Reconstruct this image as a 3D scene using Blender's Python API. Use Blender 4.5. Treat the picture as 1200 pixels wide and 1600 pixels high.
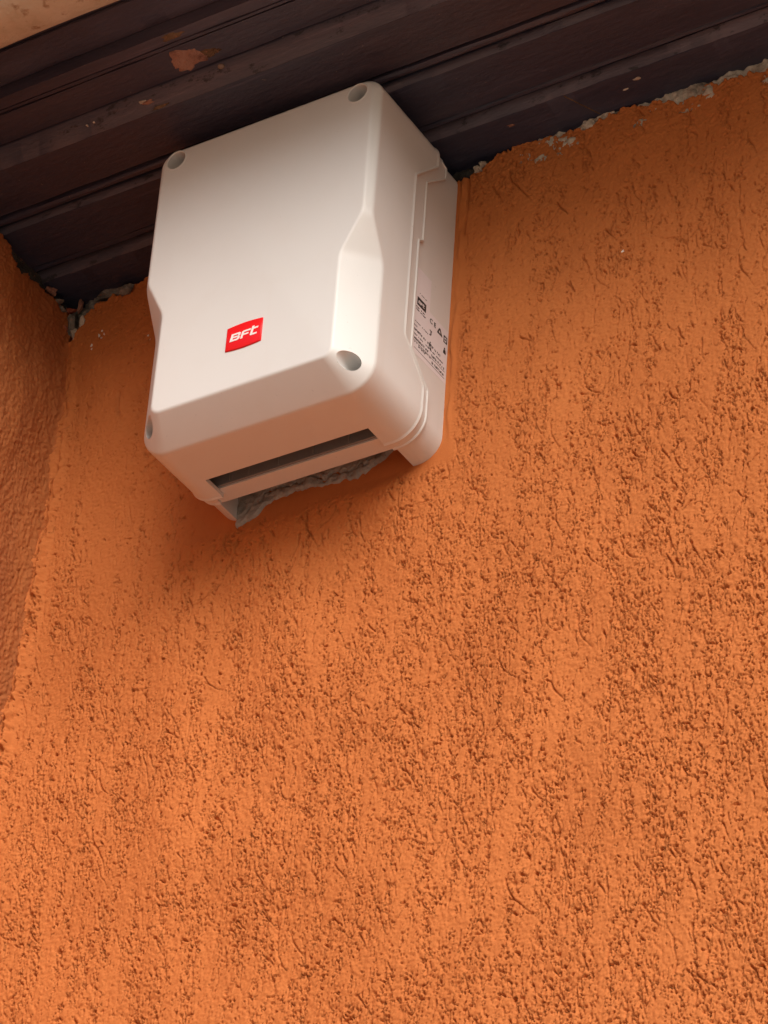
import bpy, bmesh, math, random
import numpy as np
from mathutils import Vector, Matrix

random.seed(4)
for o in list(bpy.data.objects): bpy.data.objects.remove(o)
scene = bpy.context.scene
C = scene.collection
Z0 = 3.209                      # height of the enclosure's lower edge above the ground (m)

# ------------------------------------------------------------------ camera
cam_d = bpy.data.cameras.new('camera'); cam = bpy.data.objects.new('camera', cam_d); C.objects.link(cam)
cam_d.sensor_fit = 'VERTICAL'; cam_d.sensor_height = 36.0; cam_d.lens = 120.0
cam_d.clip_start = 0.05; cam_d.clip_end = 2000
cam.matrix_world = (Matrix.Translation((1.2842, -1.8414, Z0 - 1.6089)) @ Matrix.Rotation(0.58863, 4, 'Z')
                    @ Matrix.Rotation(2.18953, 4, 'X') @ Matrix.Rotation(0.07252, 4, 'Z'))
scene.camera = cam
scene.render.resolution_x = 768; scene.render.resolution_y = 1024

# ------------------------------------------------------------------ light
SUN_AZ, SUN_EL = math.radians(40), math.radians(34)     # azimuth from the wall's normal towards +x
to_sun = Vector((math.sin(SUN_AZ)*math.cos(SUN_EL), -math.cos(SUN_AZ)*math.cos(SUN_EL), math.sin(SUN_EL)))
world = bpy.data.worlds.new('World'); scene.world = world; world.use_nodes = True
wn = world.node_tree; wn.nodes.clear()
sky = wn.nodes.new('ShaderNodeTexSky'); sky.sky_type = 'NISHITA'; sky.sun_disc = False
sky.sun_elevation = SUN_EL; sky.sun_rotation = math.pi - SUN_AZ
sky.air_density = 1.0; sky.dust_density = 5.0; sky.ozone_density = 1.0
hsv = wn.nodes.new('ShaderNodeHueSaturation'); hsv.inputs['Saturation'].default_value = 1.0
bg = wn.nodes.new('ShaderNodeBackground'); bg.inputs['Strength'].default_value = 0.053
wo = wn.nodes.new('ShaderNodeOutputWorld')
wn.links.new(sky.outputs[0], hsv.inputs['Color']); wn.links.new(hsv.outputs[0], bg.inputs[0]); wn.links.new(bg.outputs[0], wo.inputs[0])
sl = bpy.data.lights.new('sun', 'SUN'); sl.energy = 1.5; sl.angle = math.radians(45); sl.color = (1.0, 0.99, 0.975)
sun = bpy.data.objects.new('sun', sl); C.objects.link(sun)
sun.rotation_euler = (-to_sun).to_track_quat('-Z', 'Y').to_euler(); sun.location = (2, -3, 6)
vs = scene.view_settings
vs.view_transform = 'Standard'; vs.look = 'None'; vs.gamma = 1.0; vs.use_curve_mapping = False
vs.exposure = 0.95
scene.render.engine = 'CYCLES'
scene.cycles.max_bounces = 10; scene.cycles.diffuse_bounces = 6

# ------------------------------------------------------------------ helpers
def thing(name, label, cat, loc=(0, 0, Z0)):
    o = bpy.data.objects.new(name, None); C.objects.link(o); o.location = loc
    o.empty_display_size = 0.05; o['label'] = label; o['category'] = cat
    return o
def link(name, me, m, parent=None, smooth=None):
    o = bpy.data.objects.new(name, me); C.objects.link(o)
    if m: me.materials.append(m)
    if parent: o.parent = parent
    if smooth is not None:
        me.polygons.foreach_set('use_smooth', [True]*len(me.polygons))
        if smooth < 3: me.set_sharp_from_angle(angle=smooth)
    return o
def pydata(name, v, f, m, parent=None, smooth=None):
    me = bpy.data.meshes.new(name); me.from_pydata([tuple(p) for p in v], [], f); me.update()
    return link(name, me, m, parent, smooth)
def box_vf(x0, x1, y0, y1, z0, z1):
    v = [(x0,y0,z0),(x1,y0,z0),(x1,y1,z0),(x0,y1,z0),(x0,y0,z1),(x1,y0,z1),(x1,y1,z1),(x0,y1,z1)]
    f = [(0,3,2,1),(4,5,6,7),(0,1,5,4),(1,2,6,5),(2,3,7,6),(3,0,4,7)]
    return v, f
def cutter_cyl(x, y0, y1, z, r, n=40):
    v, f = [], []
    for y in (y0, y1):
        for i in range(n):
            a = 2*math.pi*i/n; v.append((x+r*math.cos(a), y, z+r*math.sin(a)))
    for i in range(n): f.append((i, (i+1) % n, n+(i+1) % n, n+i))
    f.append(tuple(range(n))[::-1]); f.append(tuple(range(n, 2*n)))
    return v, f
def fix_normals(me):
    bm = bmesh.new(); bm.from_mesh(me); bmesh.ops.recalc_face_normals(bm, faces=bm.faces); bm.to_mesh(me); bm.free()
def carve(o, cutters):
    """boolean difference with closed cutter meshes; the cutters are removed again"""
    fix_normals(o.data); tmp = []
    for v, f in cutters:
        c = pydata('cutter', v, f, None, o.parent); fix_normals(c.data); tmp.append(c)
        md = o.modifiers.new('b', 'BOOLEAN'); md.operation = 'DIFFERENCE'; md.solver = 'EXACT'; md.object = c
    dg = bpy.context.evaluated_depsgraph_get(); dg.update()
    me = bpy.data.meshes.new_from_object(o.evaluated_get(dg)); old = o.data
    o.modifiers.clear(); nm = old.name; o.data = me; bpy.data.meshes.remove(old); me.name = nm
    for c in tmp:
        d = c.data; bpy.data.objects.remove(c); bpy.data.meshes.remove(d)
def grf(nz, nx, lz, lx, seed):
    """smooth random field, unit variance; lz, lx = feature size in cells"""
    w = np.random.RandomState(seed).standard_normal((nz, nx))
    kz = np.fft.fftfreq(nz)[:, None]; kx = np.fft.rfftfreq(nx)[None, :]
    g = np.fft.irfft2(np.fft.rfft2(w)*np.exp(-0.5*((kz*lz*2.2)**2+(kx*lx*2.2)**2)*2), s=(nz, nx))
    return (g-g.mean())/g.std()
def blur(a, s):
    kz = np.fft.fftfreq(a.shape[0])[:, None]; kx = np.fft.rfftfreq(a.shape[1])[None, :]
    return np.fft.irfft2(np.fft.rfft2(a)*np.exp(-2*(math.pi*s)**2*(kz**2+kx**2)), s=a.shape)
def sstep(a, b, x):
    t = np.clip((x-a)/(b-a), 0, 1); return t*t*(3-2*t)
def grid_mesh(name, P, keep, m, parent):
    """P: (nz,nx,3) points, keep: (nz-1,nx-1) bool faces"""
    nz, nx = P.shape[:2]
    idx = np.arange(nz*nx).reshape(nz, nx)
    q = np.stack([idx[:-1, :-1], idx[:-1, 1:], idx[1:, 1:], idx[1:, :-1]], -1)[keep]
    used = np.zeros(nz*nx, bool); used[q.ravel()] = True
    remap = np.cumsum(used)-1; q = remap[q]; v = P.reshape(-1, 3)[used]
    me = bpy.data.meshes.new(name)
    me.vertices.add(len(v)); me.vertices.foreach_set('co', v.astype(np.float32).ravel())
    me.loops.add(q.size); me.loops.foreach_set('vertex_index', q.ravel().astype(np.int32))
    me.polygons.add(len(q)); me.polygons.foreach_set('loop_start', np.arange(0, q.size, 4, dtype=np.int32))
    me.polygons.foreach_set('use_smooth', np.ones(len(q), bool))
    me.update(calc_edges=True); me.validate()
    return link(name, me, m, parent)

# ------------------------------------------------------------------ materials
class NT:
    def __init__(s, name, rough=0.6, spec=0.5):
        s.m = bpy.data.materials.new(name); s.m.use_nodes = True; s.t = s.m.node_tree
        s.b = s.t.nodes['Principled BSDF']; s.b.inputs['Roughness'].default_value = rough
        s.b.inputs['Specular IOR Level'].default_value = spec
        s.co = s.n('ShaderNodeTexCoord').outputs['Object']
    def n(s, typ, **kw):
        nd = s.t.nodes.new(typ)
        for k, v in kw.items():
            if k in nd.inputs: nd.inputs[k].default_value = v
            else: setattr(nd, k, v)
        return nd
    def l(s, a, b): s.t.links.new(a, b)
    def map(s, sc):
        mp = s.n('ShaderNodeMapping'); mp.inputs['Scale'].default_value = sc; s.l(s.co, mp.inputs[0]); return mp.outputs[0]
    def noise(s, scale, vec=None, detail=4, rough=0.55):
        nd = s.n('ShaderNodeTexNoise', Scale=scale, Detail=detail, Roughness=rough); s.l(vec or s.co, nd.inputs['Vector'])
        return nd.outputs['Fac']
    def ramp(s, fac, stops):
        r = s.n('ShaderNodeValToRGB'); e = r.color_ramp.elements
        while len(e) < len(stops): e.new(0.5)
        for i, (p, c) in enumerate(stops):
            e[i].position = p; e[i].color = (*c, 1) if not isinstance(c, float) else (c, c, c, 1)
        s.l(fac, r.inputs[0]); return r.outputs[0]
    def mix(s, fac, a, b):
        nd = s.n('ShaderNodeMix', data_type='RGBA'); s.l(fac, nd.inputs[0])
        for v, i in ((a, 6), (b, 7)):
            if isinstance(v, tuple): nd.inputs[i].default_value = (*v, 1)
            else: s.l(v, nd.inputs[i])
        return nd.outputs[2]
    def bump(s, h, strength, dist, prev=None):
        nd = s.n('ShaderNodeBump', Strength=strength, Distance=dist); s.l(h, nd.inputs['Height'])
        if prev: s.l(prev, nd.inputs['Normal'])
        return nd.outputs[0]
    def done(s, col=None, nor=None, rough=None):
        if isinstance(col, tuple): s.b.inputs['Base Color'].default_value = (*col, 1)
        elif col: s.l(col, s.b.inputs['Base Color'])
        if nor: s.l(nor, s.b.inputs['Normal'])
        if rough: s.l(rough, s.b.inputs['Roughness'])
        return s.m

def mat_plaster():
    s = NT('orange_plaster', 0.85, 0.22)
    a = s.ramp(s.noise(7, detail=3), [(0.3, (0.50, 0.151, 0.040)), (0.7, (0.56, 0.175, 0.048))])
    c = s.mix(s.ramp(s.noise(120, s.map((1, 1, 0.35))), [(0.45, 0.0), (0.8, 0.30)]), a, (0.45, 0.122, 0.033))
    n1 = s.bump(s.noise(520, s.map((1, 1, 0.6)), detail=4, rough=0.65), 0.38, 0.0008)
    n2 = s.bump(s.noise(1500, detail=2), 0.35, 0.0004, n1)
    return s.done(c, n2)
def mat_plaster_side():
    s = NT('red_brown_plaster', 0.85, 0.2)
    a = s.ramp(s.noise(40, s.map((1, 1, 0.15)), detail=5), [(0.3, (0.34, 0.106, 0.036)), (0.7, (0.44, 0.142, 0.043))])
    sp = s.n('ShaderNodeSeparateXYZ'); s.l(s.co, sp.inputs[0])          # the colour turns orange near the corner
    corner_mix = s.n('ShaderNodeMath', operation='MULTIPLY_ADD'); s.l(s.noise(60, detail=4), corner_mix.inputs[0]); corner_mix.inputs[1].default_value = 0.012; s.l(sp.outputs[1], corner_mix.inputs[2])
    a = s.mix(s.ramp(corner_mix.outputs[0], [(0.0, 0.0), (0.008, 1.0)]), a, (0.53, 0.155, 0.045))
    n1 = s.bump(s.noise(600, s.map((1, 1, 0.3))), 0.5, 0.0008)
    return s.done(a, n1)
def mat_plaster_far():                         # wall beyond the modelled relief
    s = NT('orange_plaster_far', 0.85, 0.22)
    a = s.ramp(s.noise(7, detail=3), [(0.3, (0.50, 0.151, 0.040)), (0.7, (0.56, 0.175, 0.048))])
    pit = s.ramp(s.noise(170, s.map((1, 1, 0.6)), detail=3, rough=0.6), [(0.55, 1.0), (0.68, 0.0)])
    return s.done(a, s.bump(pit, 1.0, 0.003))
def mat_wood(name, dark, mid, red, chips=False):
    s = NT(name, 0.45, 0.5)
    st = s.noise(60, s.map((0.06, 1, 1)), detail=6, rough=0.6)
    c = s.ramp(st, [(0.3, dark), (0.55, mid), (0.75, red)])
    wear = s.noise(9, s.map((0.35, 1.6, 1)), detail=7, rough=0.65)
    c = s.mix(s.ramp(wear, [(0.52, 0.0), (0.72, 0.55)]), c, tuple(1.7*k for k in red))
    fl = s.noise(260, detail=2)
    c = s.mix(s.ramp(fl, [(0.74, 0.0), (0.775, 0.6)]), c, (0.26, 0.20, 0.16))
    scr = s.noise(120, s.map((0.045, 1.3, 1.3)), detail=8, rough=0.75)
    c = s.mix(s.ramp(scr, [(0.58, 0.0), (0.68, 0.40)]), c, tuple(2.2*k for k in red))
    if chips: c = s.mix(s.ramp(s.noise(70, s.map((0.55, 1, 1)), detail=5, rough=0.7), [(0.58, 0.0), (0.64, 0.8)]), c, (0.022, 0.021, 0.024))
    n1 = s.bump(st, 0.35, 0.0015)
    n2 = s.bump(s.noise(260, s.map((0.3, 1, 1)), detail=5), 0.55, 0.0012, n1)
    n3 = s.bump(wear, 0.25, 0.004, n2)
    return s.done(c, n3, s.ramp(wear, [(0.3, 0.32), (0.7, 0.62)]))
def mat_mortar(name, a, b, dark):
    s = NT(name, 0.95, 0.1)
    c = s.ramp(s.noise(55, detail=6, rough=0.65), [(0.35, dark), (0.5, a), (0.68, b)])
    c = s.mix(s.ramp(s.noise(260, detail=3), [(0.62, 0.0), (0.72, 0.6)]), c, (0.42, 0.17, 0.09))
    return s.done(c, s.bump(s.noise(320, detail=6, rough=0.7), 0.9, 0.002))
def mat_plastic(name, col, rough=0.42):
    s = NT(name, rough, 0.5)
    c = s.mix(s.ramp(s.noise(28, detail=6, rough=0.6), [(0.5, 0.0), (0.85, 0.16)]), col, tuple(k*t for k, t in zip(col, (0.88, 0.80, 0.72))))
    st = s.noise(34, s.map((1, 1, 0.07)), detail=5, rough=0.6)                # faint rain streaks
    c = s.mix(s.ramp(st, [(0.55, 0.0), (0.80, 0.14)]), c, tuple(k*t for k, t in zip(col, (0.80, 0.70, 0.60))))
    c = s.mix(s.ramp(s.noise(310, detail=2), [(0.73, 0.0), (0.77, 0.35)]), c, tuple(k*0.5 for k in col))   # specks of dirt
    return s.done(c, s.bump(s.noise(2600, detail=2), 0.06, 0.0002))
def mat_flat(name, col, rough=0.5):
    s = NT(name, rough, 0.4)
    c = s.mix(s.ramp(s.noise(180, detail=3), [(0.4, 0.0), (0.8, 0.12)]), col, tuple(k*0.8 for k in col))
    return s.done(c)
def mat_ground():
    s = NT('paving', 0.9, 0.3)
    c = s.ramp(s.noise(3.5, detail=6), [(0.3, (0.31, 0.24, 0.175)), (0.7, (0.41, 0.32, 0.24))])
    return s.done(c, s.bump(s.noise(80, detail=4), 0.4, 0.004))
def mat_tile():
    s = NT('weathered_clay', 0.9, 0.2)
    c = s.ramp(s.noise(22, detail=6, rough=0.65), [(0.3, (0.40, 0.33, 0.22)), (0.5, (0.56, 0.47, 0.35)), (0.72, (0.63, 0.55, 0.43))])
    c = s.mix(s.ramp(s.noise(75, detail=4, rough=0.6), [(0.59, 0.0), (0.70, 0.75)]), c, (0.27, 0.15, 0.075))
    return s.done(c, s.bump(s.noise(140, detail=5), 0.6, 0.003))

M = dict(plaster=mat_plaster(), side=mat_plaster_side(), far=mat_plaster_far(),
         wood=mat_wood('dark_brown_paint', (0.030, 0.032, 0.058), (0.038, 0.040, 0.068), (0.054, 0.050, 0.074)),
         wood2=mat_wood('red_brown_paint', (0.035, 0.033, 0.054), (0.047, 0.041, 0.062), (0.066, 0.053, 0.070)),
         bevel=mat_wood('pale_bevel_paint', (0.075, 0.066, 0.085), (0.105, 0.086, 0.105), (0.15, 0.112, 0.13), True),
         mortar=mat_mortar('grey_mortar', (0.20, 0.18, 0.155), (0.34, 0.30, 0.26), (0.09, 0.08, 0.07)),
         under=mat_mortar('beige_grey_mortar', (0.42, 0.40, 0.37), (0.50, 0.48, 0.44), (0.32, 0.30, 0.27)),
         fleck=mat_flat('white_fleck', (0.80, 0.72, 0.64), 0.8),
         pale=mat_mortar('pale_mortar', (0.56, 0.48, 0.39), (0.72, 0.64, 0.54), (0.20, 0.16, 0.13)),
         soot=mat_mortar('dark_mortar', (0.060, 0.058, 0.052), (0.10, 0.095, 0.085), (0.03, 0.03, 0.028)),
         white=mat_plastic('white_plastic', (0.70, 0.69, 0.675)), grey=mat_plastic('grey_plastic', (0.26, 0.26, 0.245), 0.55),
         slot_shade=mat_plastic('slot_shade_charcoal', (0.21, 0.21, 0.215), 0.6),
         red=mat_flat('red_enamel', (0.80, 0.012, 0.016), 0.25), letter=mat_flat('white_print', (0.85, 0.80, 0.78)),
         paper=mat_flat('lilac_paper', (0.78, 0.74, 0.77), 0.5), ink=mat_flat('black_ink', (0.018, 0.018, 0.02)),
         ground=mat_ground(), tile=mat_tile(), smear=mat_mortar('terracotta_smear', (0.34, 0.18, 0.13), (0.40, 0.23, 0.17), (0.18, 0.09, 0.07)),
         ochre=mat_mortar('ochre_smear', (0.16, 0.10, 0.06), (0.21, 0.14, 0.085), (0.06, 0.035, 0.025)),
         brick=mat_mortar('brick_crumb', (0.33, 0.10, 0.06), (0.38, 0.13, 0.08), (0.2, 0.06, 0.04)),
         steel=mat_flat('nail_head', (0.22, 0.15, 0.11), 0.4))

# ------------------------------------------------------------------ ground
g = pydata('ground', [(-900, -900, 0), (900, -900, 0), (900, 900, 0), (-900, 900, 0)], [(0, 1, 2, 3)], M['ground'])
g['kind'] = 'structure'

# ------------------------------------------------------------------ back wall: modelled scratched plaster
wall = thing('orange_wall', 'bright orange wall of pitted scratched plaster carrying the white box', 'wall')
ST = 0.00075
X0, X1, ZB, ZT = -0.335, 0.43, -0.60, 0.316
nx = int((X1-X0)/ST)+1; nz = int((ZT-ZB)/ST)+1
xs = np.linspace(X0, X1, nx); zs = np.linspace(ZB, ZT, nz)
XX, ZZ = np.meshgrid(xs, zs)
mm = 0.001/ST
def corner_x(z):
    return np.interp(z, [-0.7, -0.45, -0.30, -0.14, -0.04, 0.05, 0.126, 0.20, 0.294, 0.33],
                     [-0.330, -0.324, -0.317, -0.3075, -0.300, -0.2955, -0.2935, -0.295, -0.2995, -0.302])
def make_plaster(nz, nx, XX, ZZ, seed):
    R_ = np.random.RandomState(seed)
    # where the float has torn the plaster open: elongated vertically, more of it low down and to the right
    dens = (0.62*grf(nz, nx, 46*mm, 6.5*mm, seed+1)+0.62*grf(nz, nx, 15*mm, 3.6*mm, seed+2)+0.08*grf(nz, nx, 90*mm, 60*mm, seed+3))
    dens += 1.35*sstep(0.26, -0.20, ZZ)+0.30*sstep(-0.25, 0.2, XX)+0.35*sstep(0.12, 0.22, XX)*sstep(0.0, 0.2, ZZ)-1.02
    Mk = 1/(1+np.exp(-2.9*dens))
    # blotchy pits
    t1 = 0.85*grf(nz, nx, 1.48*mm, 1.33*mm, seed+4)+0.55*grf(nz, nx, 0.74*mm, 0.74*mm, seed+5)
    # tears run along a net of short, broken, meandering lines; the deep pits sit on that net
    n1 = grf(nz, nx, 5.0*mm, 1.6*mm, seed+20)+0.35*grf(nz, nx, 0.96*mm, 0.89*mm, seed+21)
    n2 = grf(nz, nx, 2.2*mm, 2.3*mm, seed+22)+0.35*grf(nz, nx, 0.89*mm, 0.96*mm, seed+23)
    net = np.maximum(np.clip(1-np.abs(n1)/0.26, 0, 1), np.clip(1-np.abs(n2)/0.24, 0, 1))
    brk = grf(nz, nx, 1.92*mm, 1.33*mm, seed+24)
    tear = np.clip((net-0.45)/0.35, 0, 1)*np.clip((brk-(1.75-1.75*Mk))/0.35, 0, 1)*(0.35+0.3*np.clip(brk, 0, 1.5))
    p1 = np.clip((t1+0.95*net-(2.80-1.30*Mk))/0.34, 0, 1)
    p1 = np.maximum(p1, tear)
    # crumbly shallow texture between
    t2 = grf(nz, nx, 1.11*mm, 1.11*mm, seed+6)
    p2 = np.clip((t2-0.5)/1.4, 0, 1)*np.clip(Mk*1.4-0.15, 0, 1)
    # dragged grains: worm tracks
    S = np.zeros((nz, nx))
    N = 23000
    px = R_.uniform(0, nx, N); pz = R_.uniform(0, nz, N)
    ok = R_.uniform(0, 1, N) < 0.05+0.80*Mk[pz.astype(int), px.astype(int)]
    px, pz = px[ok], pz[ok]; n = len(px)
    vert = R_.uniform(0, 1, n) < 0.72
    ang = np.where(vert, R_.normal(math.pi/2, 0.22, n), R_.uniform(0, math.pi, n))
    ln = np.where(vert, R_.exponential(7.5, n)+1.5, R_.exponential(2.6, n)+1.0)*mm
    ln = np.where(vert & (R_.uniform(0, 1, n) < 0.03), ln*2.5, ln)
    wd = R_.uniform(0.34, 0.75, n)*mm; dp = R_.uniform(0.35, 1.0, n)
    curv = R_.normal(0, np.where(vert, 0.012, 0.05), n)/mm
    pts = []
    for k in range(90):
        s = k*0.7; a = s < ln
        if not a.any(): break
        taper = np.clip(1.15-s/ln, 0.25, 1)
        wig = R_.normal(0, 0.30, n)
        ang = ang+curv*0.7+R_.normal(0, 0.10, n)*np.where(vert, 0.6, 1.2)
        px = px+np.cos(ang)*0.7+wig*0.35; pz = pz-np.sin(ang)*0.7
        pts.append(np.stack([px[a], pz[a], (wd*taper)[a], (dp*(0.45+0.55*taper))[a]]))
    P = np.concatenate(pts, 1)
    ix, iz = np.round(P[0]).astype(int), np.round(P[1]).astype(int)
    for dz in range(-4, 5):
        for dx in range(-4, 5):
            jx, jz = ix+dx, iz+dz
            in_ = (jx >= 0) & (jx < nx) & (jz >= 0) & (jz < nz)
            d = np.hypot(jx-P[0], jz-P[1])
            val = P[3]*np.clip(1.45-d/P[2], 0, 1)
            np.maximum.at(S, (jz[in_], jx[in_]), val[in_])
    pit = np.maximum(p1, S)
    h = -0.0042*pit-0.0005*p2
    h += 0.0009*blur(np.maximum(pit, 0.4*p2), 2.2*mm)
    h += 0.00035*grf(nz, nx, 6*mm, 4*mm, seed+7)*Mk
    h += 0.00020*grf(nz, nx, 1.78*mm, 1.48*mm, seed+8)+0.00013*grf(nz, nx, 0.74*mm, 0.74*mm, seed+9)
    h += 0.0016*grf(nz, nx, 70*mm, 45*mm, seed+10)
    return h, Mk
hgt, Mk = make_plaster(nz, nx, XX, ZZ, 11)
# calm behind and round the box, a squeezed-out lip and crack along its right edge
calm = sstep(-0.150, -0.115, XX)*sstep(0.122, 0.112, XX)*sstep(-0.012, 0.004, ZZ)
hgt = hgt*(1-calm)
edge = np.exp(-((XX-(0.1115+0.0012*np.sin(ZZ*90)))/0.0022)**2)*sstep(0.01, 0.04, ZZ)
crk = np.exp(-((XX-(0.1155+0.0010*np.sin(ZZ*70+1)))/0.0009)**2)*sstep(0.10, 0.16, ZZ)
hgt += 0.0022*edge*(0.6+0.4*grf(nz, nx, 9*mm, 4*mm, 71))-0.004*crk*np.clip(grf(nz, nx, 12*mm, 3*mm, 72)+0.6, 0, 1)
# rounded, lumpy hand-made corner with the side wall
xc = corner_x(ZZ)
lump = grf(nz, nx, 10*mm, 5*mm, 73)
dxc = XX-xc
hgt += (0.007+0.0007*lump)*np.exp(-np.clip(dxc, 0, None)/0.0045)
lump2 = grf(nz, nx, 3.5*mm, 2.0*mm, 74)
hgt += 0.0058*np.exp(-((dxc-0.009)/0.0042)**2)*(0.35+0.65*sstep(0.2, -0.05, ZZ))*(1+0.30*lump+0.22*lump2)
hgt += 0.0015*np.exp(-np.clip(dxc, 0, None)/0.03)*sstep(0.2, -0.2, ZZ)
# broken upper edge
ej = grf(8, nx, 1, 7*mm, 75)[3]*0.0018+grf(8, nx, 1, 2.5*mm, 76)[3]*0.0012
ztop = np.interp(xs, [-0.34, -0.305, -0.292, -0.280, -0.262, -0.236, -0.225, -0.15, 0.100, 0.116, 0.128, 0.146, 0.200, 0.212, 0.228, 0.245, 0.262, 0.290, 0.300, 0.340, 0.42, 0.5],
                 [0.29, 0.262, 0.268, 0.296, 0.307, 0.307, 0.312, 0.312, 0.297, 0.298, 0.303, 0.3105, 0.3115, 0.3100, 0.3035, 0.3060, 0.3115, 0.3085, 0.3030, 0.3030, 0.3035, 0.304])+ej
dtop = ztop[None, :]-ZZ
hgt -= 0.006*sstep(0.0016, 0.0, dtop)
hgt += 0.0008*np.exp(-(np.clip(dtop, 0, None)/0.004)**2)
keep = (dtop[:-1, :-1] > -0.0006) & (dxc[:-1, :-1] > -0.006)
Pm = np.stack([XX, -hgt, ZZ], -1)
grid_mesh('plaster', Pm, keep, M['plaster'], wall)
# plain continuation beyond the modelled patch and the masonry core
v, f = [], []
def quad(a, b, c, d):
    k = len(v); v.extend([a, b, c, d]); f.append((k, k+1, k+2, k+3))
YW = 0.001
quad((X1-0.002, YW, -Z0), (3.0, YW, -Z0), (3.0, YW, 0.330), (X1-0.002, YW, 0.330))
quad((X0-0.1, YW, -Z0), (X1-0.002, YW, -Z0), (X1-0.002, YW, ZB+0.002), (X0-0.1, YW, ZB+0.002))
pydata('plain_plaster', v, f, M['far'], wall)
vv, ff = box_vf(-0.9, 3.0, 0.040, 0.30, -Z0, 0.60)
pydata('masonry_core', vv, ff, M['mortar'], wall)
def mortar_sheet(name, x0, x1, z0, z1, y, amp, m, seed, st=0.0016, lim=None):
    n_x, n_z = int((x1-x0)/st)+2, int((z1-z0)/st)+2
    a, b = np.meshgrid(np.linspace(x0, x1, n_x), np.linspace(z0, z1, n_z)); k = 0.001/st
    hh = amp*(0.6*grf(n_z, n_x, 7*k, 9*k, seed)+0.45*grf(n_z, n_x, 2.5*k, 3*k, seed+1)+0.25*grf(n_z, n_x, 1, 1, seed+2))
    if lim is not None: hh += lim(a, b)
    return grid_mesh(name, np.stack([a, y-hh, b], -1), np.ones((n_z-1, n_x-1), bool), m, wall)
mortar_sheet('mortar_bed', -0.325, 0.09, 0.250, 0.335, 0.0065, 0.0022, M['mortar'], 301)
mortar_sheet('mortar_bed', 0.0905, 0.165, 0.270, 0.335, 0.0065, 0.0022, M['soot'], 311)
mortar_sheet('mortar_bed', 0.1655, 0.52, 0.285, 0.335, 0.0030, 0.0020, M['pale'], 321)
# torn mortar behind the cable opening, under the box
def torn(a, b):
    low = np.interp(a, [-0.10, -0.0874, -0.0705, -0.062, -0.051, -0.017, 0.010, 0.0377, 0.0517, 0.065], [-0.006, -0.0036, 0.0032, 0.0105, 0.0140, 0.0125, 0.0095, 0.0143, 0.020, 0.032])
    k_ = a.shape[1]; low = low+(0.0013*grf(8, k_, 1, 9, 351)[3]+0.0007*grf(8, k_, 1, 2.5, 352)[3])[None, :]
    e = sstep(-0.002, 0.002, b-low)*sstep(0.070, 0.060, a)*sstep(-0.094, -0.088, a)
    cr = 1.6*np.exp(-((b-(low+0.0105+(0.0030*grf(8, k_, 1, 14, 353)[3]+0.001*grf(8, k_, 1, 3, 354)[3])[None, :]))/0.0008)**2)
    return -0.012+0.0148*e-0.0022*cr
mortar_sheet('mortar_bed', -0.094, 0.070, -0.010, 0.060, 0.0, 0.0008, M['under'], 331, st=0.0010, lim=torn)

def lump_mesh(name, c, r, m, parent, seed, sub=3, amp=0.28):
    bm = bmesh.new(); bmesh.ops.create_icosphere(bm, subdivisions=sub, radius=1)
    rr = np.random.RandomState(seed); k = rr.normal(0, 1, (7, 3))*2.2; ph = rr.uniform(0, 6, 7)
    cuts = [Vector(rr.normal(0, 1, 3)).normalized() for _ in range(9)]; cd = rr.uniform(0.35, 0.8, 9)
    for q in bm.verts:
        for cn, cc in zip(cuts, cd):
            e = q.co.dot(cn)-cc
            if e > 0: q.co -= cn*e
        d = 1.25+amp*sum(math.sin(2*k[i].dot(np.array(q.co))+ph[i]) for i in range(7))/3.5+0.05*rr.normal()
        q.co = Vector((c[0]+q.co.x*r[0]*d, c[1]+q.co.y*r[1]*d, c[2]+q.co.z*r[2]*d))
    me = bpy.data.meshes.new(name); bm.to_mesh(me); bm.free()
    return link(name, me, m, parent, math.radians(28))
for i, (c, r, m) in enumerate([
        ((-0.2365, -0.001, 0.3035), (0.0085, 0.004, 0.0050), 'mortar'), ((-0.258, 0.002, 0.3115), (0.020, 0.005, 0.0045), 'mortar'),
        ((-0.2955, -0.001, 0.2860), (0.0060, 0.005, 0.0130), 'mortar'), ((-0.2905, -0.002, 0.2735), (0.0035, 0.004, 0.0060), 'pale'),
        ((-0.2840, -0.001, 0.2865), (0.0028, 0.003, 0.0055), 'pale'), ((-0.2990, -0.004, 0.2775), (0.0032, 0.004, 0.0040), 'brick'),
        ((-0.2950, -0.004, 0.2990), (0.0055, 0.004, 0.0025), 'brick'), ((-0.2890, 0.000, 0.3050), (0.0026, 0.003, 0.0075), 'smear'),
        ((0.1250, -0.001, 0.2990), (0.0042, 0.004, 0.0032), 'pale'), ((0.1300, -0.0005, 0.3025), (0.0035, 0.003, 0.0028), 'pale'),
        ((0.2330, 0.000, 0.3065), (0.0085, 0.003, 0.0040), 'pale'), ((0.2460, 0.001, 0.3090), (0.0090, 0.003, 0.0022), 'pale')]):
    lump_mesh('mortar_crumb', c, r, M[m], wall, 500+i)
# small white flecks thrown on the plaster beside the box
rr = np.random.RandomState(9)
for i, (x, z, s) in enumerate([(-0.262, 0.262, 1.6), (-0.259, 0.266, 1.0), (-0.256, 0.261, 1.2), (-0.258, 0.257, 0.9), (-0.268, 0.252, 1.4), (-0.2675, 0.248, 1.0),
                               (-0.197, 0.243, 1.2), (-0.179, 0.238, 1.9), (-0.188, 0.240, 1.0), (-0.203, 0.236, 0.9), (-0.205, 0.240, 0.8), (0.262, 0.165, 1.2), (0.2655, 0.158, 1.5)]):
    jx = int((x-X0)/ST); jz = int((z-ZB)/ST)
    lump_mesh('plaster_fleck', (x, -float(hgt[jz, jx])-0.0001, z), (0.001*s, 0.0005, 0.0012*s), M['fleck'], wall, 700+i, 2)

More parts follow.
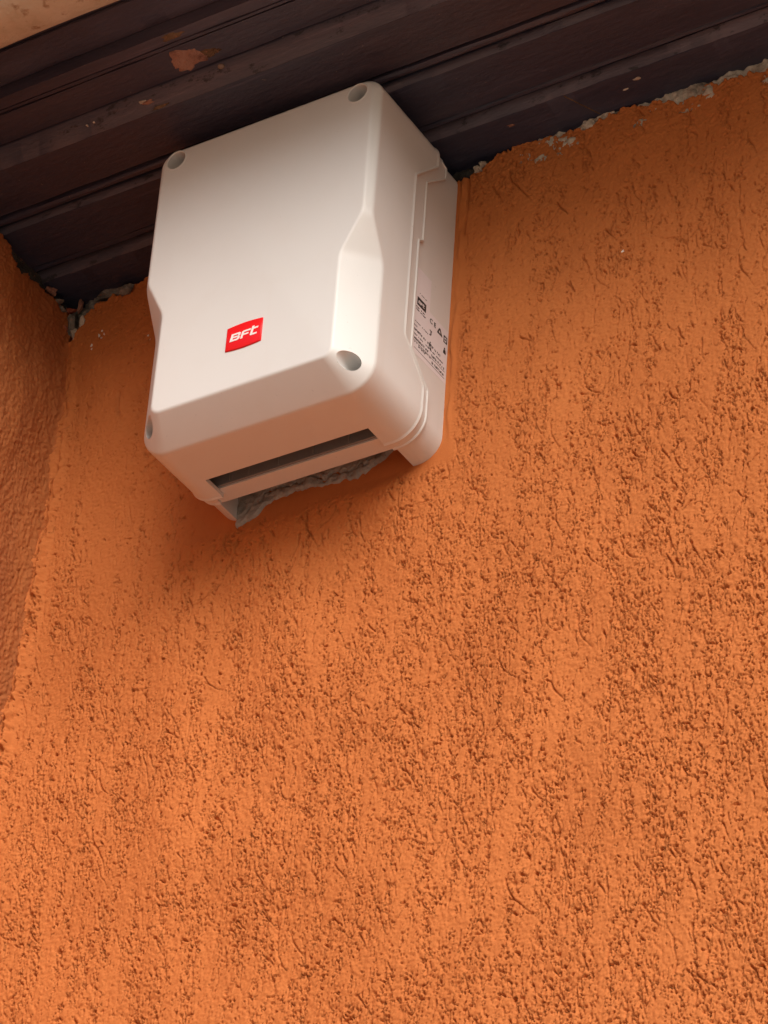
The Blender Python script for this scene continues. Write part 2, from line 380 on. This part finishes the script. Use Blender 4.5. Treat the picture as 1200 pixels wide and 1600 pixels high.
# ------------------------------------------------------------------ side wall (left), rough combed plaster
side = thing('side_wall', 'red-brown side wall of streaky plaster meeting the orange wall in a corner', 'wall')
sy = 0.0011; ys = np.arange(0.012, -0.210, -sy); zz = np.arange(ZB, 0.3165, 0.0013)
n_y, n_z = len(ys), len(zz); YY, Z2 = np.meshgrid(ys, zz); a = 0.001/sy; b = 0.001/0.0013
hs = 0.00012*grf(n_z, n_y, 18*b, 1.2*a, 41)+0.00016*grf(n_z, n_y, 4*b, 1.0*a, 42)+0.00042*grf(n_z, n_y, 1.0*b, 1.0*a, 43)+0.00025*grf(n_z, n_y, 14*b, 6*a, 48)+0.0014*grf(n_z, n_y, 60*b, 30*a, 44)
pit = np.clip((grf(n_z, n_y, 2.0*b, 1.0*a, 45)-1.7)/0.5, 0, 1); hs -= 0.0016*pit*sstep(0.25, 0.0, Z2)
hs += 0.004*np.exp(-np.abs(YY)/0.008)*(1+0.15*grf(n_z, n_y, 8*b, 4*a, 46))
et = (np.interp(ys, [-0.33, -0.12, -0.095, -0.085, -0.070, -0.062, -0.05, -0.02, 0.0, 0.012], [0.318, 0.318, 0.314, 0.303, 0.2985, 0.305, 0.306, 0.303, 0.298, 0.29][:10])
      +grf(8, n_y, 1, 5*a, 47)[2]*0.0016)
dt = et[None, :]-Z2
hs -= 0.006*sstep(0.002, 0.0, dt)
Ps = np.stack([corner_x(Z2)+hs+0.012*np.clip(-YY-0.02, 0, None)*0, YY, Z2], -1)
kp = dt[:-1, :-1] > -0.0008
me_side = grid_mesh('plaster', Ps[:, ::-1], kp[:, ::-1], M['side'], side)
v, f = [], []
zc = [-Z0, -1.5, ZB+0.002]; 
for i in range(2): quad((-0.334, 0.03, zc[i]), (-0.334, -0.70, zc[i]), (-0.334, -0.70, zc[i+1]), (-0.334, 0.03, zc[i+1]))
pydata('plain_plaster', v, f, M['far'], side)
vv, ff = box_vf(-0.75, -0.340, -0.70, 0.04, -Z0, 0.318)
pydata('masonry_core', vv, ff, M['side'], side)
v, f = [], []
zq = np.linspace(ZB, 0.317, 24)
for z0_, z1_ in zip(zq[:-1], zq[1:]):                   # follows the same slightly wavy corner line, out to the wall's end
    a_, b_ = float(corner_x(z0_))-0.0004, float(corner_x(z1_))-0.0004
    quad((a_, -0.206, z0_), (a_, -0.70, z0_), (b_, -0.70, z1_), (b_, -0.206, z1_))
    quad((a_, -0.70, z0_), (-0.341, -0.70, z0_), (-0.341, -0.70, z1_), (b_, -0.70, z1_))
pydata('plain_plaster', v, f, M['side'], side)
for i, (c, r, m) in enumerate([((-0.3020, -0.018, 0.3030), (0.005, 0.006, 0.0035), 'mortar'), ((-0.3015, -0.026, 0.3085), (0.004, 0.005, 0.003), 'smear'),
                               ((-0.3005, -0.008, 0.2985), (0.004, 0.004, 0.003), 'mortar')]):
    lump_mesh('mortar_crumb', c, r, M[m], side, 800+i)
vv, ff = box_vf(-0.345, -0.306, -0.33, 0.035, 0.24, 0.318)
pydata('mortar_bed', vv, ff, M['soot'], side)

# ------------------------------------------------------------------ roof eave: moulded dark boards running along the wall
eave = thing('roof_eave', 'dark brown painted wooden eave of moulded boards above the orange wall', 'eave', (0, 0, Z0+0.312))
def board(prof, m, seed, x0=-0.80, x1=3.0, top=0.352, bevel=None):
    prof = [(y, z) for y, z in prof]
    ring = [(prof[0][0], top)]+prof+[(prof[-1][0], top)]
    xs_ = np.concatenate([np.linspace(x0, -0.45, 4)[:-1], np.linspace(-0.45, 0.65, 240), np.linspace(0.65, x1, 8)[1:]])
    R_ = np.random.RandomState(seed); n = len(ring)
    wob = grf(n+2, len(xs_), 0.7, 6, seed)[:n]*0.00018+grf(n+2, len(xs_), 0.5, 40, seed+1)[:n]*0.0003
    wob2 = grf(n+2, len(xs_), 0.7, 4, seed+2)[:n]*0.00016
    V, F = [], []
    for i, x in enumerate(xs_):
        for j, (y, z) in enumerate(ring):
            e = 0 if j in (0, n-1) else 1
            V.append((x, y+wob[j, i]*e, z-0.312+wob2[j, i]*e))
    for i in range(len(xs_)-1):
        for j in range(n):
            k = (j+1) % n; F.append((i*n+j, i*n+k, (i+1)*n+k, (i+1)*n+j))
    F.append(tuple(range(n))); F.append(tuple((len(xs_)-1)*n+j for j in range(n))[::-1])
    o = pydata('board', V, F, m, eave); fix_normals(o.data)
    if bevel is not None:                                # the sloping outer edge gets its own lighter brown with dark chips
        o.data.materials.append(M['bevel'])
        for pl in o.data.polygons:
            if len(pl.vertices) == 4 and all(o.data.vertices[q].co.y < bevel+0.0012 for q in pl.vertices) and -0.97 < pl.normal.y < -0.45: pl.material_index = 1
    o.data.polygons.foreach_set('use_smooth', [True]*len(o.data.polygons)); o.data.set_sharp_from_angle(angle=math.radians(32))
    return o
def bead(y0, z, r):                                  # half-round bead hanging below z, then a quirk
    return [(y0, z+0.006)]+[(y0-r+r*math.cos(t), z-r*math.sin(t)) for t in np.linspace(0, math.pi, 7)]+[(y0-2*r-0.0003, z+0.0032), (y0-2*r-0.0014, z+0.0032)]
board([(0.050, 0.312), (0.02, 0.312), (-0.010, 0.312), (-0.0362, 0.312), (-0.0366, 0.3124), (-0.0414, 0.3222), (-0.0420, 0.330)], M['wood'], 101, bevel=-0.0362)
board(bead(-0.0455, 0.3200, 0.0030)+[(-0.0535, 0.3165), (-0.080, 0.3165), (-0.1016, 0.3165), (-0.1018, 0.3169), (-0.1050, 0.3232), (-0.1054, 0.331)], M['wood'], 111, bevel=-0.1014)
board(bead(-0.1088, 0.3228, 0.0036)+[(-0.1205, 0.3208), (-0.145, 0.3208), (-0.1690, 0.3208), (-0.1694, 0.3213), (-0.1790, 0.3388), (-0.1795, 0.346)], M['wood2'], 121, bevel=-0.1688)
board([(-0.1802, 0.347), (-0.1804, 0.3396), (-0.195, 0.3396), (-0.2105, 0.3396), (-0.2109, 0.3422), (-0.2127, 0.3422), (-0.2131, 0.3390), (-0.2160, 0.3390), (-0.2164, 0.3414),
       (-0.2178, 0.3414), (-0.2182, 0.3384), (-0.2300, 0.3384), (-0.2304, 0.343), (-0.231, 0.349)], M['wood2'], 131)
board([(-0.2315, 0.3515), (-0.2320, 0.3500), (-0.250, 0.3500), (-0.2655, 0.3500), (-0.2660, 0.3515)], M['wood'], 141)
vv, ff = box_vf(-0.80, 3.0, -0.300, 0.30, 0.353-0.312, 0.40-0.312)
pydata('roof_deck', vv, ff, M['wood'], eave)
# rounded ochre roof edge outside the boards
V, F = [], []; n = 40; xs_ = np.linspace(-0.80, 3.0, 120); wobE = grf(n, 120, 2, 3, 151)*0.0008
for i, x in enumerate(xs_):
    for j in range(n):
        t = 2*math.pi*j/n; r = 0.045+wobE[j, i]; V.append((x, -0.310+r*math.cos(t), 0.372-0.312+r*math.sin(t)))
for i in range(119):
    for j in range(n): k = (j+1) % n; F.append((i*n+j, i*n+k, (i+1)*n+k, (i+1)*n+j))
F.append(tuple(range(n))); F.append(tuple(119*n+j for j in range(n)))
o = pydata('roof_edge', V, F, M['tile'], eave, 9); fix_normals(o.data); o['label'] = 'rounded mottled ochre roof edge outside the dark boards'
# smears of render, nail heads, chips
def smear(x, y, z, rx, ry, m, seed, h=0.0011):
    V, F = [], []; nr, na = 9, 44; R_ = np.random.RandomState(seed)
    out = [1+0.16*math.sin(3*t+1)+0.10*math.sin(5*t+seed)+0.08*R_.normal() for t in np.linspace(0, 2*math.pi, na, endpoint=False)]
    for i in range(nr):
        q = i/(nr-1)
        for j in range(na):
            t = 2*math.pi*j/na; rr_ = q*out[j]; hh = h*(1-q**4)*(0.7+0.3*R_.uniform()) if q < 1 else -0.0006
            V.append((x+rx*rr_*math.cos(t), y+ry*rr_*math.sin(t), z-0.312-hh))
    for i in range(nr-1):
        for j in range(na): k = (j+1) % na; F.append((i*na+j, i*na+k, (i+1)*na+k, (i+1)*na+j))
    return pydata('render_smear', V, F, m, eave, 9)
smear(-0.045, -0.1945, 0.3396, 0.017, 0.0125, M['smear'], 5)
smear(-0.024, -0.1925, 0.3396, 0.010, 0.0050, M['ochre'], 6, 0.0006)
smear(-0.040, -0.2245, 0.3384, 0.011, 0.0040, M['ochre'], 8, 0.0005)
def nail(x, y, z, r=0.0032):
    bm = bmesh.new(); bmesh.ops.create_uvsphere(bm, u_segments=14, v_segments=8, radius=1)
    for q in bm.verts: q.co = Vector((x+q.co.x*r, y+q.co.y*r, z-0.312+q.co.z*r*0.55))
    me = bpy.data.meshes.new('nail_head'); bm.to_mesh(me); bm.free(); return link('nail_head', me, M['steel'], eave, 9)
nail(-0.0215, -0.1775, 0.3352)
for i, (x, y, z, rx, ry, m) in enumerate([(-0.102, -0.1750, 0.3310, 0.0035, 0.0022, 'pale'), (-0.086, -0.1705, 0.3228, 0.0090, 0.0018, 'ochre'), (-0.098, -0.1740, 0.3292, 0.0070, 0.004, 'smear'),
        (-0.160, -0.1742, 0.3297, 0.0018, 0.0012, 'pale'), (-0.153, -0.1745, 0.3302, 0.0014, 0.0010, 'pale'), (0.170, -0.0245, 0.312, 0.0052, 0.0016, 'smear'),
        (0.290, -0.026, 0.312, 0.0034, 0.0016, 'pale'), (0.275, -0.019, 0.312, 0.0026, 0.0010, 'pale')]):
    lump_mesh('paint_chip', (x, y, z-0.312), (rx, ry, 0.0007), M[m], eave, 900+i, 2)
V, F = [], []; R_ = np.random.RandomState(77)           # pale filled crack across the board next to the wall
for i in range(26):
    q = i/25; x = 0.2265+0.016*q*1.0; y = -0.036+0.033*q; w = 0.0006+0.0006*R_.uniform()
    V += [(x-w, y-w*0.4, 0.0003), (x, y, -0.0006-0.0005*R_.uniform()), (x+w, y+w*0.4, 0.0003)]
for i in range(25): F += [(3*i, 3*i+1, 3*i+4, 3*i+3), (3*i+1, 3*i+2, 3*i+5, 3*i+4)]
pydata('filler_line', V, F, M['ochre'], eave, 9)

# ------------------------------------------------------------------ the white control box
ctl = thing('control_box', 'white plastic control box with red badge fixed high on the orange wall under the eave', 'control box')
Hh, HB, D = 0.110, 0.305, 0.1355
RB, RT = 0.026, 0.015
def soft(z, z0, z1, v0, v1, e=0.005):
    """piecewise linear v0->v1 between z0 and z1, its kinks rounded by e"""
    def lin(q): return np.interp(q, [z1, z0], [v1, v0])
    return float(np.mean([lin(z+t) for t in np.linspace(-e, e, 9)]))
def sections():
    """half outline from top centre clockwise to bottom centre: outer point, inner point, chamfer depth"""
    S = []
    it, ct = 0.0030, 0.0030
    for x in np.linspace(0, Hh-RT, 12)[:-1]: S.append(((x, HB), (x*(Hh-0.0057-0.0125)/(Hh-RT), HB-it), ct))
    for t in np.linspace(0, math.pi/2, 12):
        o = (Hh-RT+RT*math.sin(t), HB-RT+RT*math.cos(t)); ri = 0.0125
        i = (Hh-0.0057-ri+ri*math.sin(t), HB-it-ri+ri*math.cos(t)); q = t/(math.pi/2)
        S.append((o, i, ct+(0.0064-ct)*q))
    zt = HB-RT; zb = RB
    zlist = list(np.linspace(zt, 0.172, 12)[1:])+list(np.linspace(0.170, 0.112, 30))+list(np.linspace(0.108, zb, 12)[:-1])
    zi_b = 0.0214+0.009
    for z in zlist:
        ins = soft(z, 0.1625, 0.1240, 0.0057, 0.0247); dep = soft(z, 0.1600, 0.1225, 0.0064, 0.0268)
        zi = z if z > 0.110 else zi_b+(z-zb)*(0.110-zi_b)/(0.110-zb)
        if z > 0.172: zi = z+(zt-z)*0+0.0*(z)
        S.append(((Hh, z), (Hh-ins, zi), dep))
    for t in np.linspace(0, math.pi/2, 16):
        ri = 0.009
        o = (Hh-RB+RB*math.cos(t), RB-RB*math.sin(t)); i = (Hh-0.0247-ri+ri*math.cos(t), 0.0214+ri-ri*math.sin(t))
        S.append((o, i, 0.0268))
    xi = Hh-0.0247-0.009
    for q in np.linspace(1, 0, 12)[1:]: S.append(((q*(Hh-RB), 0.0), (q*xi, 0.0214), 0.0268))
    full = S+[((-o[0], o[1]), (-i[0], i[1]), d) for o, i, d in S[::-1][1:-1]]
    return full
SEC = sections()
def inset(o, d):
    """outline point moved inwards by d (rounded rectangle)"""
    x, z = o; r = RB if z < HB/2 else RT
    cx = math.copysign(max(0, Hh-r), x); cz = RB if z < HB/2 else HB-RT
    inx, inz = abs(x) > Hh-r, (z < RB or z > HB-RT)
    if inx and inz:
        k = (r-d)/r; return (cx+(x-cx)*k, cz+(z-cz)*k)
    if abs(abs(x)-Hh) < 1e-6: return (math.copysign(Hh-d, x), z)
    return (x, z+d if z < HB/2 else z-d)
def lid_edge(o):
    x, z = o
    if abs(x) < Hh-1e-4 and not (0.045 < z < 0.28): return -0.0375
    return -0.0375-0.0320*float(np.interp(z, [0.0465, 0.0785, 0.2455, 0.2785], [0, 1, 1, 0]))
def collar_edge(o):
    x, z = o
    if abs(x) < Hh-1e-4 and not (0.045 < z < 0.28): return -0.0278
    y = -0.0278+0.0000-0.0280*float(np.interp(z, [0.0500, 0.0755, 0.2535, 0.2790], [0, 1, 1, 0]))
    if 0.187 < z: y += 0.0062*float(np.interp(z, [0.187, 0.191, 0.2535, 0.279], [0, 1, 1, 1]))
    return y
def rings_to_mesh(name, rings, m, cap0, cap1):
    n = len(rings[0]); V = [p for r in rings for p in r]; F = []
    for i in range(len(rings)-1):
        for j in range(n): k = (j+1) % n; F.append((i*n+j, i*n+k, (i+1)*n+k, (i+1)*n+j))
    if cap0: F.append(tuple(range(n)))
    if cap1: F.append(tuple((len(rings)-1)*n+j for j in range(n))[::-1])
    return pydata(name, V, F, m, ctl)
def refine(sec):
    """extra samples on the straight flanks so that the stepped joint line is crisp"""
    extra = [0.0465, 0.0500, 0.0755, 0.0785, 0.187, 0.191, 0.2455, 0.2535, 0.2785, 0.2790]
    out = []; n = len(sec)
    for i in range(n):
        out.append(sec[i]); a, b = sec[i], sec[(i+1) % n]
        if abs(abs(a[0][0])-Hh) < 1e-6 and abs(abs(b[0][0])-Hh) < 1e-6:
            za, zb = a[0][1], b[0][1]
            for z in sorted([e for e in extra if min(za, zb)+4e-4 < e < max(za, zb)-4e-4], reverse=za > zb):
                q = (z-za)/(zb-za)
                mixp = lambda p, r: (p[0]+(r[0]-p[0])*q, p[1]+(r[1]-p[1])*q)
                out.append((mixp(a[0], b[0]), mixp(a[1], b[1]), a[2]+(b[2]-a[2])*q))
    return out
SEC = refine(SEC)
def P3(o, y): return (o[0], y, o[1])
def lid():
    R = []
    R.append([P3(inset(o, 0.004), -D+0.052) for o, i, d in SEC])                       # inner cavity
    R.append([P3(inset(o, 0.004), lid_edge(o)-0.0005) for o, i, d in SEC])
    for q, dy in ((0.0012, 0.0), (0.0001, -0.0003), (-0.0007, -0.0009), (-0.0010, -0.0017), (-0.0008, -0.0025), (-0.0002, -0.0034), (0.0, -0.0044)):
        R.append([P3(inset(o, q), lid_edge(o)+dy) for o, i, d in SEC])      # moulded lip along the joint
    prof = []
    for o, i, d in SEC:
        O = np.array([o[0], -D+d, o[1]]); I = np.array([i[0], -D, i[1]]); ln = np.linalg.norm(I-O)
        fo = min(0.0022, 0.40*ln); u = (I-O)/ln
        inn = np.array([I[0]-O[0], 0, I[2]-O[2]]); inn = inn/(np.linalg.norm(inn)+1e-9)
        A = O+np.array([0, fo, 0]); B = O+u*fo; Cc = I-u*fo; E = I+inn*fo
        row = []
        for t in np.linspace(0, 1, 6): row.append((1-t)**2*A+2*t*(1-t)*O+t*t*B)
        for t in np.linspace(0, 1, 6): row.append((1-t)**2*Cc+2*t*(1-t)*I+t*t*E)
        prof.append(row)
    for k in range(12): R.append([tuple(prof[j][k]) for j in range(len(SEC))])
    return rings_to_mesh('lid', R, M['white'], True, True)
lid_o = lid()
HOLES = [(0.0895, 0.2922), (-0.0905, 0.2924), (0.0943, 0.0207), (-0.0950, 0.0207)]
cut = [cutter_cyl(x, -D-0.02, -D+0.047, z, r) for (x, z), r in zip(HOLES, (0.0092, 0.0092, 0.0074, 0.0074))]
cut.append(box_vf(-0.0770, 0.0772, -0.0645, 0.020, -0.02, 0.0080))
carve(lid_o, cut)
lid_o.data.polygons.foreach_set('use_smooth', [True]*len(lid_o.data.polygons)); lid_o.data.set_sharp_from_angle(angle=math.radians(26))
BI = 0.0044
# base behind the lid and its raised collar
base_o = rings_to_mesh('base', [[P3(inset(o, BI), 0.006) for o, i, d in SEC], [P3(inset(o, BI), -0.002) for o, i, d in SEC],
                                [P3(inset(o, BI), -0.0620) for o, i, d in SEC]], M['white'], True, True)
carve(base_o, [box_vf(-0.2, 0.2, -0.09, -0.0445, -0.02, 0.0250), box_vf(-0.0885, 0.0800, -0.0275, 0.05, -0.02, 0.045)])
base_o.data.polygons.foreach_set('use_smooth', [True]*len(base_o.data.polygons)); base_o.data.set_sharp_from_angle(angle=math.radians(26))
col_o = rings_to_mesh('joint_collar', [[P3(inset(o, 0.0054), collar_edge(o)-0.0003) for o, i, d in SEC]]+[[P3(inset(o, q), collar_edge(o)+dy) for o, i, d in SEC] for q, dy in
                                 ((0.0028, 0.0), (0.0016, -0.0004), (0.0014, -0.0011), (0.0016, -0.0019), (0.0023, -0.0027))]+
                                 [[P3(inset(o, 0.0024), -0.076) for o, i, d in SEC], [P3(inset(o, 0.0054), -0.076) for o, i, d in SEC]], M['white'], False, False)
# close the collar ring into a solid tube
bm = bmesh.new(); bm.from_mesh(col_o.data); n = len(SEC); bm.verts.ensure_lookup_table()
for j in range(n):
    k = (j+1) % n; bm.faces.new((bm.verts[7*n+j], bm.verts[7*n+k], bm.verts[k], bm.verts[j]))
bmesh.ops.recalc_face_normals(bm, faces=bm.faces); bm.to_mesh(col_o.data); bm.free()
carve(col_o, [box_vf(-0.0855, 0.0790, -0.0900, 0.05, -0.02, 0.0100)])
col_o.data.polygons.foreach_set('use_smooth', [True]*len(col_o.data.polygons)); col_o.data.set_sharp_from_angle(angle=math.radians(26))
# ribs standing in the gap of the cable slot
for x in (-0.0655, -0.0470, -0.0185, 0.0145, 0.0480, 0.0730):
    vv, ff = box_vf(x-0.0005, x+0.0005, -0.0478, -0.0468, 0.0075, 0.0200); pydata('rib', vv, ff, M['grey'], ctl)
vv, ff = box_vf(-0.1, 0.1, -0.0470, -0.0447, 0.0058, 0.0240); pydata('slot_shade_plate', vv, ff, M['slot_shade'], ctl)  # added dark plate: the shade inside the slot is put into its colour
# screws deep in the corner recesses and the raised rims of the upper two
def screw(x, z, y):
    v, f = [], []; n = 28; rad = [(0.0073, 0.001), (0.0073, 0.0), (0.0069, -0.0006), (0.0045, -0.0008)]
    for r, dy in rad:
        for i in range(n): t = 2*math.pi*i/n; v.append((x+r*math.cos(t), y+dy, z+r*math.sin(t)))
    for k in range(3):
        for i in range(n): j = (i+1) % n; f.append((k*n+i, k*n+j, (k+1)*n+j, (k+1)*n+i))
    f.append(tuple(3*n+i for i in range(n)))
    o = pydata('screw', v, f, M['grey'], ctl); fix_normals(o.data); return o
for (x, z), dep in zip(HOLES, (0.028, 0.028, 0.045, 0.045)):
    s_ = screw(x, z, -D+dep)
    vv, ff = box_vf(x-0.0042, x+0.0042, -D+dep-0.00105, -D+dep-0.00085, z-0.0006, z+0.0006); pydata('slot', vv, ff, M['ink'], s_)
def rim(x, z, r):
    v, f = [], []; n = 48
    pr = [(r-0.0002, 0.0010), (r-0.0002, -0.0002), (r+0.0003, -0.00045), (r+0.0010, -0.0003), (r+0.0014, 0.0004)]
    for q, dy in pr:
        for i in range(n): t = 2*math.pi*i/n; v.append((x+q*math.cos(t), -D+dy, z+q*math.sin(t)))
    for k in range(4):
        for i in range(n): j = (i+1) % n; f.append((k*n+i, k*n+j, (k+1)*n+j, (k+1)*n+i))
    return pydata('recess_rim', v, f, M['white'], ctl, 9)
for x, z in HOLES[:2]: rim(x, z, 0.0092)

# red badge with its letters
def slab(name, pts, y_of, th, m, parent, smooth=None):
    """outline in x,z extruded from depth y_of(x,z) back by th"""
    n = len(pts); v = [(x, y_of(x, z), z) for x, z in pts]+[(x, y_of(x, z)+th, z) for x, z in pts]
    f = [tuple(range(n)), tuple(range(n, 2*n))[::-1]]+[(i, n+i, n+(i+1) % n, (i+1) % n) for i in range(n)]
    o = pydata(name, v, f, m, parent); fix_normals(o.data); return o
bx0, bx1, bz0, bz1 = -0.0168, 0.0172, 0.0594, 0.0825
top = [(x, bz1+0.0012*(1-((x-0.0002)/0.017)**2)) for x in np.linspace(bx1, bx0, 14)]
bot = [(x, bz0-0.0012*(1-((x-0.0002)/0.017)**2)) for x in np.linspace(bx0, bx1, 14)]
outl = top+bot
cxb, czb = 0.0002, 0.071
def ring_scale(k): return [(cxb+(x-cxb)*k, czb+(z-czb)*k) for x, z in outl]
n = len(outl)
rs = [(1.0, 0.0006), (1.0, -0.0004), (0.985, -0.0010), (0.93, -0.0013)]
V = [(x, -D+dy, z) for k, dy in rs for x, z in ring_scale(k)]; F = []
for k in range(3):
    for i in range(n): j = (i+1) % n; F.append((k*n+i, k*n+j, (k+1)*n+j, (k+1)*n+i))
F.append(tuple(3*n+i for i in range(n)))
badge = pydata('badge', V, F, M['red'], ctl, math.radians(50)); fix_normals(badge.data); badge['label'] = 'red badge with white lettering BFT'
def letter(polys, ox, oz, s, y, parent, m, sh=0.22, axis='xz', name='letter', depth=0.0003):
    v, f = [], []
    for pts in polys:
        k = len(v); n = len(pts); q = [(ox+(a+sh*b)*s, oz+b*s) for a, b in pts]
        if axis == 'xz': v += [(a, y, b) for a, b in q]+[(a, y+depth, b) for a, b in q]
        else: v += [(y, a, b) for a, b in q]+[(y-depth, a, b) for a, b in q]
        f.append(tuple(range(k, k+n))); f.append(tuple(range(k+n, k+2*n))[::-1])
        f += [(k+i, k+n+i, k+n+(i+1) % n, k+(i+1) % n) for i in range(n)]
    o = pydata(name, v, f, m, parent); fix_normals(o.data); return o
rect = lambda a, b, c, d: [(a, b), (c, b), (c, d), (a, d)]
LB = [rect(0, 0, 0.30, 1.0), rect(0.30, 0, 1.02, 0.22), rect(0.30, 0.40, 0.98, 0.60), rect(0.30, 0.78, 1.02, 1.0),
      [(1.02, 0), (1.22, 0.14), (1.22, 0.40), (1.08, 0.50), (0.92, 0.50), (0.92, 0.22), (1.02, 0.22)], [(0.92, 0.50), (1.08, 0.50), (1.20, 0.60), (1.20, 0.90), (1.06, 1.0), (1.02, 1.0), (1.02, 0.78), (0.92, 0.78)]]
LF = [rect(0, 0, 0.28, 0.78), [(0, 0.78), (1.12, 0.78), (1.12, 1.0), (0.16, 1.0), (0, 0.9)], rect(0.28, 0.38, 0.92, 0.58)]
LT = [[(0, 0.14), (0.10, 0), (0.28, 0), (0.28, 1.22), (0, 1.22)], rect(0.28, 0.78, 0.84, 1.0), rect(0.28, 0.0, 0.88, 0.22)]
LS = 0.0074
for pl, ox in ((LB, -0.0128), (LF, -0.0027), (LT, 0.0063)):
    letter(pl, ox, 0.0672, LS, -D-0.00155, badge, M['letter'])

# lilac spec label on the base's right flank
XB = Hh-BI
lab_pts = [(-0.0530, 0.1630), (-0.0308, 0.1630), (-0.0308, 0.1310), (-0.0012, 0.1310), (-0.0012, 0.0775), (-0.0535, 0.0765)]
v = [(XB+0.00015, y, z) for y, z in lab_pts]+[(XB-0.0003, y, z) for y, z in lab_pts]
n = len(lab_pts); f = [tuple(range(n)), tuple(range(n, 2*n))[::-1]]+[(i, n+i, n+(i+1) % n, (i+1) % n) for i in range(n)]
lab = pydata('spec_label', v, f, M['paper'], ctl); fix_normals(lab.data); lab['label'] = 'lilac-white printed specification label on the box flank'
XL = XB+0.0003
letter([rect(0, 0, 1, 0.60)], -0.0500, 0.1258, 0.0135, XL, lab, M['ink'], 0, 'yz', 'print_block', 0.0002)
for pl, ox in ((LB, -0.0487), (LF, -0.0450), (LT, -0.0417)):
    letter(pl, ox, 0.1280, 0.0030, XL+0.00012, lab, M['paper'], 0.22, 'yz', 'print_letter', 0.0002)
def text(txt, y, z, size):
    cu = bpy.data.curves.new('t', 'FONT'); cu.body = txt; cu.size = size; cu.extrude = 0.00006; cu.offset = size*0.012
    to = bpy.data.objects.new('t', cu); C.objects.link(to)
    dg = bpy.context.evaluated_depsgraph_get(); me = bpy.data.meshes.new_from_object(to.evaluated_get(dg))
    bpy.data.objects.remove(to); bpy.data.curves.remove(cu)
    me.transform(Matrix(((0, 0, 1, XL), (1, 0, 0, y), (0, 1, 0, z), (0, 0, 0, 1))))
    return link('print_letter', me, M['ink'], lab)
text('C E', -0.0300, 0.1215, 0.0066)
# marks: waste bin, recycling triangle, double square, small pictograms, and rows of print too fine to read
def marks(rects, name='print_mark'):
    return letter([rect(*r) for r in rects], 0, 0, 1, XL, lab, M['ink'], 0, 'yz', name, 0.0002)
letter([[(-0.0180, 0.1195), (-0.0165, 0.1195), (-0.0140, 0.1245), (-0.0150, 0.1260)], [(-0.0180, 0.1195), (-0.0095, 0.1195), (-0.0102, 0.1212), (-0.0172, 0.1212)], [(-0.0110, 0.1195), (-0.0095, 0.1195), (-0.0132, 0.1260), (-0.0148, 0.1255)]],
       0, 0, 1, XL, lab, M['ink'], 0, 'yz', 'print_mark', 0.0002)
marks([(-0.0075, 0.1170, -0.0020, 0.1182), (-0.0075, 0.1228, -0.0020, 0.1240), (-0.0075, 0.1182, -0.0064, 0.1228), (-0.0031, 0.1182, -0.0020, 0.1228), (-0.0058, 0.1197, -0.0040, 0.1212)])
marks([(-0.0070, 0.1060, -0.0030, 0.1085), (-0.0064, 0.1085, -0.0036, 0.1100), (-0.0060, 0.1105, -0.0042, 0.1120)])
marks([(-0.0290, 0.1135, -0.0255, 0.1143), (-0.0275, 0.1100, -0.0262, 0.1135), (-0.0292, 0.1090, -0.0270, 0.1098)])
marks([(-0.0290, 0.1000, -0.0250, 0.1010), (-0.0287, 0.0965, -0.0278, 0.1000), (-0.0262, 0.0965, -0.0253, 0.1000), (-0.0290, 0.0955, -0.0250, 0.0963), (-0.0276, 0.1016, -0.0262, 0.1028)])
R_ = np.random.RandomState(5)
def print_row(y0, y1, z, h, fill=0.72):
    rs_ = []; y = y0
    while y < y1:
        w = R_.uniform(0.0005, 0.0012)
        if R_.uniform() < fill:
            k = R_.randint(3)
            if k < 2: rs_.append((y, z, min(y+w, y1), z+h*R_.uniform(0.6, 1)))
            else: rs_ += [(y, z, y+w*0.35, z+h), (y+w*0.35, z+h*0.7, y+w, z+h)]
        y += w+R_.uniform(0.0003, 0.0006)
    marks(rs_, 'print_row')
for y0, y1, z, h, fl in ((-0.0520, -0.0300, 0.1075, 0.0010, 0.7), (-0.0505, -0.0250, 0.0868, 0.0010, 0.7), (-0.0510, -0.0345, 0.1384, 0.0008, 0.6), (-0.0515, -0.0380, 0.1225, 0.0013, 0.8), (-0.0510, -0.0360, 0.1200, 0.0013, 0.8),
                         (-0.0525, -0.0470, 0.1030, 0.0013, 0.8), (-0.0520, -0.0110, 0.0985, 0.0021, 0.82), (-0.0525, -0.0060, 0.0945, 0.0012, 0.7),
                         (-0.0525, -0.0300, 0.0900, 0.0022, 0.85), (-0.0240, -0.0040, 0.0900, 0.0022, 0.85),
                         (-0.0480, -0.0330, 0.0850, 0.0020, 0.8), (-0.0230, -0.0040, 0.0835, 0.0022, 0.85)):
    print_row(y0, y1, z, h, fl)
marks([(-0.0525, 0.0882, -0.0030, 0.0885), (-0.0505, 0.0815, -0.0030, 0.0818)], 'print_rule')
